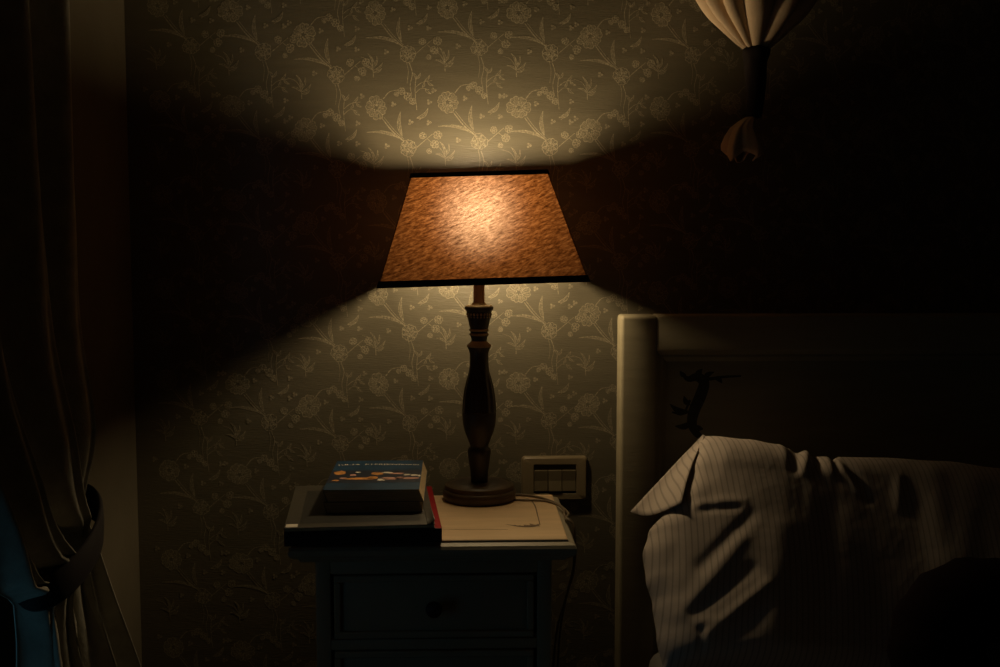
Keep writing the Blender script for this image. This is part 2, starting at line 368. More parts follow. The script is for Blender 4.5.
box('back_panel', BX0 + .022, BX1 - .022, BYB - .010, BYB, .10, ZB, 'cream', ns, .001)
box('top_rail', BX0 + .022, BX1 - .022, BYF, BYF + .02, ZB - .022, ZB, 'cream', ns, .0015)
for sx in (BX0, BX1 - .03):
    for sy in (BYF, BYB - .03): box('leg', sx, sx + .03, sy, sy + .03, 0, .0905, 'cream', ns, .003)
zs = [ZB - .024, ZB - .024 - .096, ZB - .024 - .116, ZB - .024 - .116 - .20, ZB - .36, .11]
for q, (za, zb) in enumerate(((zs[0], zs[1]), (zs[2], zs[3]), (zs[3] - .02, .115))):
    if q: box('drawer_rail', BX0 + .022, BX1 - .022, BYF, BYF + .02, za + .002, (zs[1] if q == 1 else zs[3]) - .002, 'cream', ns, .0015)
    d = box('drawer', BX0 + .027, BX1 - .027, BYF + .004, BYF + .24, zb, za, 'cream', ns, .002)
    cx, cz = (BX0 + BX1) / 2, (za + zb) / 2
    bm = bmesh.new()                                       # raised moulding around the drawer face
    for a in ((BX0 + .027, BX1 - .027, za - .010, za), (BX0 + .027, BX1 - .027, zb, zb + .010)): add_box(bm, a[0], a[1], BYF - .002, BYF + .005, a[2], a[3], .0015, 1)
    for a in ((BX0 + .027, BX0 + .037), (BX1 - .037, BX1 - .027)): add_box(bm, a[0], a[1], BYF - .002, BYF + .005, zb + .010, za - .010, .0015, 1)
    from_bm('drawer_moulding', bm, 'cream', d, True, 40)
    kb = lathe('knob', [(.0, 0), (.006, 0), (.005, .008), (.009, .014), (.0125, .020), (.011, .027), (.005, .031), (.0, .031)], 'knob', d, 24, False)
    kb.location = (cx, BYF + .005, cz); kb.rotation_euler = (R(90), 0, 0)
box('apron', BX0 + .022, BX1 - .022, BYF, BYF + .02, .09, .113, 'cream', ns, .0015)

# ------------------------------------------------------------------ table lamp
LX, LY = PZ(479.3, 499, ZT).x, PZ(479.3, 499, ZT).y
lamp = empty('table_lamp', (LX, LY, ZT))
tag(lamp, 'lit table lamp with burlap shade on a dark turned wooden stem', 'lamp')
kx = (LY - CAM.y) / FPX
def lz(py): return PY(480, py, LY).z - ZT
def pr(*a): return [(r * kx, lz(y)) for y, r in a]
bz = .030
lathe('base', [(.0, 0), (.058, 0), (.0605, .003), (.0620, .008), (.0620, .015), (.0600, .018), (.0585, .019), (.0590, .022), (.0575, .026), (.054, .028), (.0525, .0272), (.050, .0285), (.030, .0305), (.0, .031)], 'base_wood', lamp, 64, False)
vz = lz(446)
def flute(a, z): return 0.035 * (math.cos(12 * a) - 1) * (1 if lz(410) < z < lz(372) else 0)
zz = [(r * kx, z) for r, z in ((8.5, .028), (9.2, lz(470)), (9.6, lz(468)), (10.8, lz(460)), (11.6, lz(455)), (12, lz(450.5)), (11.2, lz(448)), (9.2, lz(446)), (9.4, lz(444.5)), (11.6, lz(439)), (14.2, lz(432.5)), (16.2, lz(425)), (17.1, lz(417)), (17.3, lz(412.5)), (16.7, lz(411.7)), (17.2, lz(411)), (17.1, lz(408)), (16.8, lz(402)), (15.9, lz(394)), (14.6, lz(387)), (12.6, lz(379)), (10.6, lz(372)), (9.7, lz(366)), (9.4, lz(359)), (9.6, lz(353)), (10.6, lz(349.5)), (12.0, lz(346.8)))]
lathe('stem', zz, 'dark_wood', lamp, 96, True, flute, 30)
lathe('gilt_collar', [(r * kx, z) for r, z in ((12.0, lz(346.8)), (12.2, lz(345.6)), (11.4, lz(344.2)), (8.6, lz(342)), (7.8, lz(340.8)))], 'gilt', lamp, 64)
lathe('stem_neck', [(r * kx, z) for r, z in ((7.8, lz(341)), (7.8, lz(339.5)), (8.4, lz(337)), (9.0, lz(335.5)))], 'dark_wood', lamp, 48)
lathe('gilt_ring', [(r * kx, z) for r, z in ((9.0, lz(335.5)), (9.9, lz(335)), (9.9, lz(333.6)), (9.0, lz(333)))], 'gilt', lamp, 48)
lathe('neck_groove', [(r * kx, z) for r, z in ((9.0, lz(333.2)), (8.7, lz(332)), (9.0, lz(331)))], 'dark_wood', lamp, 48)
lathe('gilt_ring', [(r * kx, z) for r, z in ((9.0, lz(331.1)), (9.9, lz(330.6)), (9.9, lz(329.2)), (9.0, lz(328.7)))], 'gilt', lamp, 48)
cup = lathe('candle_cup', [(r * kx, z) for r, z in ((8.8, lz(328.8)), (9.6, lz(327)), (11.0, lz(320)), (12.6, lz(312)), (13.0, lz(310.5)), (14.4, lz(309)), (14.6, lz(307.5)), (14.2, lz(306.4)), (10, lz(306)))], 'dark_wood', lamp, 64)
bm = bmesh.new()                                           # row of little gilt leaves under the cup rim
for q in range(22):
    a = 2 * math.pi * q / 22
    for dz, rr, s_ in ((0, 12.35, .0022), (-.0045, 12.0, .0015)):
        mt = Matrix.Translation((rr * kx * math.cos(a), rr * kx * math.sin(a), lz(314) + dz)) @ Matrix.Rotation(a, 4, 'Z') @ Matrix.Diagonal((.45, 1, 1.25, 1))
        bmesh.ops.create_icosphere(bm, subdivisions=1, radius=s_, matrix=mt)
from_bm('gilt_leaf_band', bm, 'gilt', cup, True)
lathe('cup_saucer', [(r * kx, z) for r, z in ((10.5, lz(306.2)), (13.4, lz(306.2)), (13.0, lz(305.2)), (7.5, lz(304.6)), (7.0, lz(303.6)), (6.6, lz(302.6)))], 'gilt', lamp, 48)
lathe('sleeve', [(5.6 * kx, lz(303)), (5.6 * kx, lz(284)), (5.4 * kx, lz(270)), (5.0 * kx, lz(262))], 'sleeve', lamp, 32)
bzc = 1.1605 - ZT
lathe('bulb_socket', [(.0125, lz(262.5)), (.0145, lz(261)), (.0145, bzc - .045), (.0125, bzc - .042)], 'brass', lamp, 32)
lathe('bulb', [(.009, bzc - .0425), (.012, bzc - .039), (.016, bzc - .028), (.0185, bzc - .012), (.0190, bzc + .004), (.0185, bzc + .018), (.0150, bzc + .029), (.008, bzc + .036), (.001, bzc + .0375)], 'bulb', lamp, 24)
# the square shade, tipped slightly on its ring
SB, ST, SH, SZ = .162, .107, .172, 1.053 - ZT
TILT = R(-1.7)
sh_o = Vector((0.0045, 0, SZ))
def shade_pt(x, y, z): # in the lamp's frame, z measured up from the lower rim
    return sh_o + Matrix.Rotation(TILT, 3, 'Y') @ Vector((x, y, z))
def panelled(half0, half1, za, zb):
    V, F, uv = [], [], []; nx, nz = 8, 6
    for s in range(4):
        rot = Matrix.Rotation(s * math.pi / 2, 3, 'Z'); b0 = len(V)
        for jz in range(nz + 1):
            t = jz / nz; h = half0 + (half1 - half0) * t
            for jx in range(nx + 1):
                u = -1 + 2 * jx / nx; V.append(shade_pt(*(rot @ Vector((u * h, -h, za + (zb - za) * t))))); uv.append((u * h + s * .53, za + (zb - za) * t))
        for jz in range(nz):
            for jx in range(nx):
                a = b0 + jz * (nx + 1) + jx; F.append((a, a + 1, a + nx + 2, a + nx + 1))
    return V, F, uv
V, F, uv = panelled(SB, ST, 0, SH)
shade = pyd('lamp_shade', V, F, 'burlap', lamp, recalc=False)
ul = shade.data.uv_layers.new(name='UVMap')
for lp in shade.data.loops: ul.data[lp.index].uv = uv[lp.vertex_index]
shade['label'] = 'square tapered brown burlap shade glowing from inside'
def trim(name, za, zb, out):
    V, F = [], []
    for side in (1, -1):
        for z in (za, zb):
            h = SB + (ST - SB) * z / SH + out * side
            for sx, sy in ((-1, -1), (1, -1), (1, 1), (-1, 1)): V.append(shade_pt(sx * h, sy * h, z))
    for j in range(4):
        k = (j + 1) % 4
        F += [(j, k, 4 + k, 4 + j), (8 + j, 12 + j, 12 + k, 8 + k), (4 + j, 4 + k, 12 + k, 12 + j), (j, 8 + j, 8 + k, k)]
    return pyd(name, V, F, 'black_trim', shade)
trim('lower_trim', -.002, .0085, .0016); trim('upper_trim', SH - .0052, SH + .002, .0014)
for sx, sy in ((-1, -1), (1, -1), (1, 1), (-1, 1)):        # wire frame: corner struts and the spider that carries the shade
    tube('corner_wire', [shade_pt(sx * (SB - .003), sy * (SB - .003), .002), shade_pt(sx * ((SB + ST) / 2 - .003), sy * ((SB + ST) / 2 - .003), SH / 2), shade_pt(sx * (ST - .003), sy * (ST - .003), SH - .002)], .0012, 'iron', shade, 6, 2)
    tube('spider_wire', [Vector((sx * .010, sy * .010, lz(263))), shade_pt(sx * .075, sy * .075, .028), shade_pt(sx * (SB - .012), sy * (SB - .012), .022)], .0012, 'iron', shade, 6, 4)
# cord: over the top, down beside the nightstand
def tl(px, py, z=ZT + .0024): q = PZ(px, py, z); return Vector((q.x - LX, q.y - LY, q.z - ZT))
e_ = lambda x, y, z: Vector((x - LX, y - LY, z - ZT))
tube('cord', [tl(511, 495), tl(524, 495), tl(542, 498), tl(558, 504.5), tl(568, 513), e_(.1665, -.328, ZT + .0028), e_(.1755, -.338, ZT - .004), e_(.1785, -.345, ZT - .03), e_(.1785, -.330, .60), e_(.176, -.22, .52), e_(.168, -.10, .40), e_(.165, -.04, .20), e_(.165, -.03, .02)], .0021, 'cord', lamp, 8, 6)
tube('cord', [tl(511, 499.5), tl(524, 500), tl(542, 500.5), tl(555, 503.5), tl(563, 509), e_(.1655, -.316, ZT + .0028), e_(.1755, -.324, ZT - .004), e_(.1785, -.330, ZT - .03), e_(.1790, -.315, .60), e_(.178, -.21, .52), e_(.175, -.10, .40), e_(.175, -.04, .20), e_(.175, -.03, .02)], .0018, 'cord', lamp, 8, 6)

# ------------------------------------------------------------------ light switch
sx0, sx1, sz0, sz1 = .112, .234, .637, .720
sw = empty('light_switch', ((sx0 + sx1) / 2, 0, (sz0 + sz1) / 2))
tag(sw, 'beige three-rocker light switch on the wallpaper behind the nightstand', 'switch')
def rrect(cx, cz, w_, h_, r, y, n=5):
    out = []
    for q, (ax, az) in enumerate(((1, 1), (-1, 1), (-1, -1), (1, -1))):
        for k in range(n + 1):
            a = q * math.pi / 2 + k / n * math.pi / 2
            out.append((cx + ax * (w_ / 2 - r) + r * math.cos(a), y, cz + az * (h_ / 2 - r) + r * math.sin(a)))
    return out
W_, H_ = sx1 - sx0, sz1 - sz0
ox, oz = .174 - sw.location.x, .678 - sw.location.z
loops = [rrect(0, 0, W_, H_, .007, -.0002), rrect(0, 0, W_, H_, .007, -.0055), rrect(0, 0, W_ - .003, H_ - .003, .006, -.0090), rrect(0, 0, W_ - .007, H_ - .007, .005, -.0105),
         rrect(ox, oz, .080, .056, .0025, -.0105), rrect(ox, oz, .078, .054, .0022, -.0095), rrect(ox, oz, .078, .054, .0022, -.002)]
V = [p for l in loops for p in l]; n = len(loops[0]); F = []
for a in range(len(loops) - 1):
    for j in range(n): k = (j + 1) % n; F.append((a * n + j, a * n + k, (a + 1) * n + k, (a + 1) * n + j))
pyd('plate', V, F, 'plate', sw, True, 35)
box('recess', ox - .0385, ox + .0385, -.0045, -.0015, oz - .0265, oz + .0265, 'recess', sw, 0)
for q in range(3):
    xc = ox + (q - 1) * .0258
    V = [(xc + a * .0123, y, oz + z) for a in (-1, 1) for y, z in ((-.004, .0165), (-.0132 if q != 1 else -.0118, .0165), (-.0105, -.003), (-.0118 if q != 1 else -.0135, -.0225), (-.004, -.0225))]
    F = [(0, 1, 2, 3, 4), (5, 9, 8, 7, 6)] + [(j, (j + 1) % 5, 5 + (j + 1) % 5, 5 + j) for j in range(5)]
    o = pyd('rocker', V, F, 'rocker', sw)
    bv = o.modifiers.new('edge', 'BEVEL'); bv.width = .0008; bv.segments = 2

# ------------------------------------------------------------------ books
def text_ink(txt, size):
    c = bpy.data.curves.new('lettering', 'FONT'); c.body = txt; c.size = size; c.align_x = 'CENTER'
    o = bpy.data.objects.new('lettering', c); COL.objects.link(o)
    bpy.context.view_layer.update()
    me = bpy.data.meshes.new_from_object(o.evaluated_get(bpy.context.evaluated_depsgraph_get()))
    bpy.data.objects.remove(o); bpy.data.curves.remove(c)
    V = [v.co.copy() for v in me.vertices]; F = [tuple(p.vertices) for p in me.polygons]; bpy.data.meshes.remove(me)
    return V, F
def book(name, label, cx, cy, z, w_, d, t, rz, cover, spine='left', board=.0014, over=.002, group='books piled on the nightstand', page='pages', splay=0.0):
    """local frame: x right, y away from the camera; the spine is on the left or the near side"""
    o = empty(name, (cx, cy, z), rz); tag(o, label, 'book', group)
    cv = bmesh.new()
    add_box(cv, -w_ / 2, w_ / 2, -d / 2, d / 2, 0, board, board * .3, 1); add_box(cv, -w_ / 2, w_ / 2, -d / 2, d / 2, t - board, t, board * .3, 1)
    if spine == 'left': add_box(cv, -w_ / 2, -w_ / 2 + board, -d / 2, d / 2, board * .9, t - board * .9)
    else: add_box(cv, -w_ / 2, w_ / 2, -d / 2, -d / 2 + board, board * .9, t - board * .9)
    for vv in cv.verts:                                    # a soft book leans open: its lower pages slide out
        vv.co.x += splay * (1 - vv.co.z / t)
    c = from_bm('cover', cv, cover, o)
    l = over if spine != 'left' else board; nr = over if spine == 'left' else board
    pb = bmesh.new(); add_box(pb, -w_ / 2 + l, w_ / 2 - over, -d / 2 + nr, d / 2 - over, board, t - board)
    for vv in pb.verts: vv.co.x += splay * (1 - vv.co.z / t)
    from_bm('page_block', pb, page, o)
    return o, c
rot = R(4.4)
t1, t2, t3, t4 = .0210, .0060, .0170, .0190
za = ZT; zb = za + t1; zc = zb + t2; zd = zc + t3
b1, c1 = book('large_hardback_book', 'large red-covered hardback book at the bottom of the pile on the nightstand', -.152, -.318, za, .228, .285, t1, rot, 'red', 'near', .0024, .004)
for q in c1.data.polygons: pass
box('spine_band', -.1135, .1135, -.1437, -.1424, .0002, t1 - .0002, 'dark_spine', b1, 0)
i = Ink()
for grp in (((-.104, -.060), (-.057, -.036)), ((.050, .094),)):   # tiny unreadable lettering on the spine
    i = Ink()
    for u0, u1 in grp:
        u = u0
        while u < u1: wd = random.uniform(.0012, .0026); i.poly([(u, -.0011), (u + wd, -.0011), (u + wd, .0011), (u, .0011)]); u += wd + random.uniform(.0008, .0016)
    pyd('spine_lettering', [(u, -.1439, t1 * .55 + v) for u, v in i.V], i.F, 'grey_cover', b1, recalc=False)['kind'] = 'stuff'
b2, c2 = book('grey_magazine', 'thin grey magazine with a dark cover panel under the paperbacks', -.157, -.319, zb, .218, .284, t2, rot, 'grey_cover', 'left', .0007, .0012)
b2['category'] = 'magazine'
pyd('cover_panel', [(x, y, t2 + .0003) for x, y in ((-.088, -.118), (.088, -.118), (.088, .100), (-.088, .100))], [(0, 1, 2, 3)], 'slate', b2, recalc=False)
pyd('cover_strip', [(x, y, t2 + .0003) for x, y in ((-.050, .104), (-.045, .104), (-.045, .134), (-.050, .134))], [(0, 1, 2, 3)], 'dark_spine', b2, recalc=False)
pyd('sticker', [(x, y, t2 + .0005) for x, y in ((-.107, -.139), (-.090, -.139), (-.090, -.121), (-.107, -.121))], [(0, 1, 2, 3)], 'white', b2, recalc=False)
# the cover's right-hand edge curls up a little
V, F = [], []
for jx in range(9):
    u = jx / 8
    for yy, lift in ((-.142, 1.0), (-.10, .8), (-.05, .25), (0, 0)): V.append((.0975 + u * .0112, yy, t2 + .0004 + lift * .006 * u ** 2.0))
for jx in range(8):
    for q in range(3): a = jx * 4 + q; F.append((a, a + 4, a + 5, a + 1))
cl = pyd('curled_cover_corner', V, F, 'grey_cover', b2, True, recalc=False)
sd = cl.modifiers.new('sheet', 'SOLIDIFY'); sd.thickness = .0005
b3, c3 = book('dark_paperback_book', 'dark paperback lying directly under the blue paperback', -.1375, -.268, zc, .146, .222, t3, R(1.2), 'black_cover', 'left', .0006, .0008, splay=.005)
b4, c4 = book('blue_paperback_book', 'blue-covered paperback with author lettering on top of the pile', -.1365, -.2675, zd, .146, .226, t4, R(0.3), 'blue', 'left', .0006, .0006, splay=.0075)
W4, D4 = .146, .226
V, F = [], []                                             # the author's name, arched across the head of the cover
def lay(txt, size, x_c, y_c, arch, spacing):
    n = len(txt)
    for q, ch in enumerate(txt):
        if ch == ' ': continue
        v_, f_ = text_ink(ch, size); u = (q - (n - 1) / 2) / ((n - 1) / 2); b0 = len(V)
        an = -u * arch * 3
        for p in v_:
            p = Matrix.Rotation(an, 3, 'Z') @ p
            V.append((x_c + u * spacing * (n - 1) / 2 + p.x, y_c - arch * .05 * u * u + p.y, t4 + .0004))
        F.extend([tuple(b0 + k for k in f) for f in f_])
lay('JULIA PIERPONT', .0135, -.016, .076, .06, .0076)
lay('ROMANZO', .0080, .052, .072, .02, .0040)
pyd('author_lettering', V, F, 'white', b4, recalc=False)
i = Ink()
def blob(x, y, rx, ry, mi, seed):
    random.seed(seed); n = 12; i.poly([(x + rx * random.uniform(.75, 1.15) * math.cos(2 * math.pi * k / n), y + ry * random.uniform(.75, 1.15) * math.sin(2 * math.pi * k / n)) for k in range(n)], mi)
i.poly([(-.073, -.064), (.0725, -.064), (.0725, .030), (-.073, .030)], 0)                   # dark picture field
for q, bl in enumerate(((-.058, .012, .010, .016, 1), (-.036, -.006, .006, .007, 2), (-.050, -.030, .006, .006, 2), (-.022, -.034, .026, .008, 1), (-.004, -.026, .010, .010, 1), (.002, .004, .012, .012, 1), (.018, .012, .010, .006, 3), (.034, .004, .012, .006, 2), (.050, -.006, .006, .006, 3), (.062, -.010, .007, .006, 3), (.070, -.014, .0025, .007, 3), (.012, -.042, .008, .009, 3), (.024, -.034, .016, .010, 2), (.040, -.030, .008, .008, 2), (.056, -.032, .015, .008, 2), (-.060, -.046, .006, .005, 1), (-.030, .016, .005, .004, 3))):
    blob(*bl, seed=q + 3)
Vp = [(u, v, t4 + .0002 + (.00012 if k >= 4 else 0)) for k, (u, v) in enumerate(i.V)]
pyd('cover_picture', Vp, i.F, ['navy', 'orange', 'pink', 'white'], b4, mi=i.m, recalc=False)
pyd('publisher_mark', [(.060 + .004 * math.cos(a), .098 + .004 * math.sin(a), t4 + .0004) for a in [k * math.pi / 3 for k in range(6)]], [tuple(range(6))], 'grey_cover', b4, recalc=False)
random.seed(11)

# ------------------------------------------------------------------ bed
HF, HB = -.176, -.120
HX0 = PY(621.5, 316, HF).x; HX1 = 1.30; HZ = PY(630, 316, HF).z
bed = empty('bed', ((HX0 + HX1) / 2, -1.05, 0))
tag(bed, 'bed with a panelled grey-green painted headboard beside the nightstand', 'bed')
bo = lambda x: x - bed.location.x
by = lambda y: y + 1.05
V = []; F = []                                            # recessed panel with a sloping moulding
px0, px1, pz0, pz1 = bo(HX0 + .060), bo(HX1 - .060), .325, HZ - .058
for ins, y in ((0, HF + .004), (.010, HF + .020), (.014, HF + .020), (.022, HF + .026), (.026, HF + .026)):
    V += [(px0 + ins, by(y), pz0 + ins), (px1 - ins, by(y), pz0 + ins), (px1 - ins, by(y), pz1 - ins), (px0 + ins, by(y), pz1 - ins)]
for a in range(4):
    for j in range(4): k = (j + 1) % 4; F.append((a * 4 + j, a * 4 + k, a * 4 + 4 + k, a * 4 + 4 + j))
F.append((16, 17, 18, 19))
headb = pnl = pyd('headboard', V, F, 'head_paint', bed, recalc=False)
box('stile', bo(HX0), bo(HX0 + .062), by(HF), by(HB), 0, HZ, 'head_paint', headb, .006, 3); box('stile', bo(HX1 - .062), bo(HX1), by(HF), by(HB), 0, HZ, 'head_paint', headb, .006, 3)
box('top_rail', bo(HX0 + .060), bo(HX1 - .060), by(HF + .0005), by(HB), HZ - .060, HZ, 'head_paint', headb, .004, 3)
box('bottom_rail', bo(HX0 + .060), bo(HX1 - .060), by(HF + .0005), by(HB), .25, .33, 'head_paint', headb, .004, 2)
i = Ink()
PYP = HF + .026
def hp(px, py): q = PY(px, py, PYP); return (bo(q.x), q.z)
i.ribbon([hp(682, 374), hp(688, 379), hp(697, 377), hp(704, 383), hp(700, 397), hp(694, 411), hp(692, 424), hp(697, 434), hp(705, 440)], .003, .006, .020)
i.ribbon([hp(697, 377), hp(708, 379), hp(722, 377), hp(741, 376)], .008, .003)
i.ribbon([hp(690, 400), hp(683, 414), hp(672, 412)], .004, .003)
for a, b_, wd in (((698, 378), (702, 369), .010), ((704, 380), (714, 372), .008), ((690, 412), (670, 404), .010), ((692, 422), (675, 426), .010), ((694, 430), (703, 429), .010), ((686, 376), (680, 371), .007), ((715, 378), (722, 383), .007), ((696, 400), (706, 394), .008), ((690, 405), (684, 396), .008)):
    i.leaf(hp(*a), hp(*b_), wd, .15, .0012, 0, 0, False)
n0 = len(i.V); mx_ = px0 + px1
for flip in (False, True):
    V = [(mx_ - u if flip else u, by(PYP - .0004 - 1e-5 * i.lay[k]), v) for k, (u, v) in enumerate(i.V)]
    pyd('painted_scroll', V, i.F, 'head_orn', pnl, recalc=False)
for xa in (HX0 + .01, HX1 - .04): box('side_rail', bo(xa), bo(xa + .03), by(-2.02), by(HF + .002), .18, .32, 'head_paint', bed, .004)
box('foot_rail', bo(HX0 + .01), bo(HX1 - .01), by(-2.06), by(-2.02), .10, .42, 'head_paint', bed, .006)
for xa in (HX0 + .01, HX1 - .06): box('foot_leg', bo(xa), bo(xa + .05), by(-2.06), by(-2.02), 0, .11, 'head_paint', bed, .004)
MX0, MX1, MZ = HX0 + .045, HX1 - .045, .425
mattress = box('mattress', MX0, MX1, -2.015, -.180, .20, MZ, 'sheet', None, .035, 4)
tag(mattress, 'sheet-covered mattress lying in the painted bed frame', 'mattress')
V, F = [], []
nx, ny = 40, 48
random.seed(4); ph = [random.uniform(0, 6) for _ in range(8)]
for q in range(ny + 1):
    for j in range(nx + 1):
        u, v = j / nx, q / ny; x = MX0 + .004 + u * (MX1 - MX0 - .008); y = -2.005 + v * 1.15
        z = MZ + .044 + .009 * math.sin(7 * x + 3 * y + ph[0]) + .006 * math.sin(13 * x - 9 * y + ph[1]) + .016 * max(0, (v - .85) / .15)
        V.append((x, y, z))
for q in range(ny):
    for j in range(nx): a = q * (nx + 1) + j; F.append((a, a + 1, a + nx + 2, a + nx + 1))
dv = pyd('duvet', V, F, 'duvet', None, True, recalc=False)
sd = dv.modifiers.new('filling', 'SOLIDIFY'); sd.thickness = .022; sd.offset = -1
tag(dv, 'dark duvet spread over the foot half of the bed', 'duvet')

# pillow leaning on the headboard: outline and wrinkles in its own leaning plane
LEAN = R(35)
P0 = Vector((.414, -.270, .785)); NRM = Matrix.Rotation(R(5), 3, 'Z') @ Vector((0, -math.cos(LEAN), math.sin(LEAN)))
def interp(tab, x):
    if x <= tab[0][0]: return tab[0][1]
    for (a, b_), (c, d) in zip(tab, tab[1:]):
        if x <= c: t = (x - a) / (c - a); t = t * t * (3 - 2 * t); return b_ + (d - b_) * t
    return tab[-1][1]
TOPY = [(640, 436), (703, 436), (742, 441), (776, 446), (786, 450), (794, 455), (803, 452), (812, 458), (823, 458), (830, 462), (836, 458), (880, 458), (940, 461), (1000, 468), (1050, 482), (1090, 510)]
LEFT = [(0, 703), (.06, 695), (.17, 684), (.30, 668), (.42, 648), (.50, 643), (.60, 646), (.72, 653), (.85, 657), (1.0, 664)]
BOT = 672
RIDGES = [  # (x0,y0,x1,y1, half-width px, height m)
    (689, 514, 735, 512, 5, .006), (690, 521, 730, 519, 4, -.006),
    (742, 527, 694, 577, 7, -.012), (730, 552, 676, 622, 9, .013), (742, 580, 684, 622, 7, -.012), (756, 596, 695, 646, 6, .013), (770, 600, 716, 652, 9, -.008),
    (690, 632, 705, 630, 5, .006), (693, 640, 693, 660, 4, -.014), (720, 470, 760, 474, 7, .004), (712, 486, 722, 500, 6, -.003),
    (703, 440, 690, 500, 7, .006), (712, 445, 700, 520, 7, -.004), (672, 545, 660, 600, 9, -.006), (655, 560, 680, 640, 8, .006),
    (789, 455, 787, 478, 5, -.016), (797, 452, 797, 480, 6, .010), (810, 460, 808, 482, 5, -.020), (822, 461, 826, 480, 5, .008), (828, 462, 852, 497, 4, .013), (836, 470, 862, 505, 6, -.010),
    (893, 484, 893, 512, 6, .008), (930, 480, 935, 560, 14, .010), (770, 540, 760, 640, 14, .008), (820, 520, 810, 640, 16, -.008), (960, 500, 950, 640, 20, .010)]
def wr(px, py):
    s = 0
    for x0_, y0_, x1_, y1_, wd, h in RIDGES:
        dx, dy = x1_ - x0_, y1_ - y0_; l2 = dx * dx + dy * dy
        t = ((px - x0_) * dx + (py - y0_) * dy) / l2; tt = min(1, max(0, t))
        d2 = (px - x0_ - dx * tt) ** 2 + (py - y0_ - dy * tt) ** 2
        s += .31 * h * math.exp(-d2 / (wd * wd)) * (.45 + .55 * math.sin(math.pi * min(1, max(0, .15 + .7 * tt))))
    return s
nu, nv = 190, 110
ROFF = 1090
Vf, Vb, UV = [], [], []
for q in range(nv + 1):
    v = q / nv
    for j in range(nu + 1):
        u = (j / nu) ** 1.25; lx = interp(LEFT, v); px = lx + (ROFF - lx) * u
        ty = interp(TOPY, px); py = ty + (BOT - ty) * v
        p = PP(px, py, P0, NRM)
        eu = min(1, (px - lx) / 34, (ROFF - px) / 60) if 0 < u < 1 else 0; ev = min(1, v / .11, (1 - v) / .10) if 0 < v < 1 else 0
        prof = math.sqrt(max(0, 1 - (1 - eu) ** 2)) * math.sqrt(max(0, 1 - (1 - ev) ** 2))
        bulge = .36 + .80 * math.exp(-((px - 742) / 115) ** 2) * math.sin(math.pi * min(1, .18 + .36 * v))
        Vf.append(p + NRM * (.050 * prof * bulge + wr(px, py) * min(1, prof * 1.3 + .1)))
        Vb.append(p - NRM * (.045 * prof * bulge + .0008))
        UV.append((p.x - .018 * math.sin(3 * v + .6), v))
V = Vf + Vb; nb = len(Vf); F = []
for q in range(nv):
    for j in range(nu):
        a = q * (nu + 1) + j
        F.append((a, a + nu + 1, a + nu + 2, a + 1)); F.append((nb + a, nb + a + 1, nb + a + nu + 2, nb + a + nu + 1))
for q in range(nv):
    a = q * (nu + 1); F.append((a, nb + a, nb + a + nu + 1, a + nu + 1)); a += nu; F.append((a, a + nu + 1, nb + a + nu + 1, nb + a))
for j in range(nu):
    F.append((j, j + 1, nb + j + 1, nb + j)); a = nv * (nu + 1) + j; F.append((a, nb + a, nb + a + 1, a + 1))
org = Vector((.60, -.30, MZ))
pil = empty('pillow', org)
tag(pil, 'rumpled pale striped pillow propped upright against the headboard', 'pillow')
pc = pyd('pillowcase', [p - org for p in V], F, 'stripes', pil, True)
ul = pc.data.uv_layers.new(name='UVMap')
for lp in pc.data.loops: ul.data[lp.index].uv = UV[lp.vertex_index % nb]
# open flap of the pillowcase hanging at its upper corner
V, F, UVF = [], [], []
nr_, nc = 16, 12
for q in range(nr_ + 1):
    v = q / nr_
    inx, iny = 704 - 30 * v - 3 * math.sin(math.pi * v), 437 + 78 * v
    outx, outy = 702 - 67 * v, 436 + 66.5 * v
    for j in range(nc + 1):
        u = j / nc; px = inx + (outx - inx) * u; py = iny + (outy - iny) * u + (5.0 * math.sin(math.pi * u) * v)
        p = PP(px, py, P0, NRM)
        dep = .030 * (1 - u) * v - .045 * u * v + .010 * math.sin(5 * u + 1) * v + (.006 if v < .2 else 0.010)
        V.append(p + NRM * dep - org); UVF.append((p.x, v))
for q in range(nr_):
    for j in range(nc): a = q * (nc + 1) + j; F.append((a, a + 1, a + nc + 2, a + nc + 1))
fl = pyd('pillowcase_flap', V, F, 'stripes', pil, True)
ul = fl.data.uv_layers.new(name='UVMap')
for lp in fl.data.loops: ul.data[lp.index].uv = UVF[lp.vertex_index]
sd = fl.modifiers.new('cloth', 'SOLIDIFY'); sd.thickness = .0015

# round dark cushion on the bed in front of the pillow
cc = PY(1000, 634, -.64)
V, F = [], []; n, m_ = 48, 20; rad, th = .132, .056
for q in range(m_ + 1):
    a = -math.pi / 2 + math.pi * q / m_; r_ = rad * abs(math.cos(a)) ** .55; h = th * math.copysign(abs(math.sin(a)) ** .9, math.sin(a))
    dip = .022 * math.exp(-(r_ / .03) ** 2) * (1 if h > 0 else -1)
    for j in range(n):
        t = 2 * math.pi * j / n; rr = r_ * (1 + .018 * math.cos(14 * t) * (r_ / rad) ** 3)
        V.append((rr * math.cos(t), -(h - dip), rr * math.sin(t)))
for q in range(m_):
    for j in range(n): k = (j + 1) % n; F.append((q * n + j, q * n + k, (q + 1) * n + k, (q + 1) * n + j))
cu = empty('round_cushion', (cc.x, cc.y, MZ + .006)); cu.rotation_euler = (R(-22), 0, R(-8))
tag(cu, 'near-black round cushion leaning in front of the striped pillow', 'cushion')
Vz = [Vector(p) + Vector((0, 0, rad)) for p in V]
pad = pyd('cushion_pad', Vz, F, 'cushion', cu, True)
bt = lathe('button', [(.0, 0), (.014, 0), (.015, .003), (.010, .007), (.0, .008)], 'black_trim', cu, 20, False); bt.location = (0, -.036, rad); bt.rotation_euler = (R(90), 0, 0)

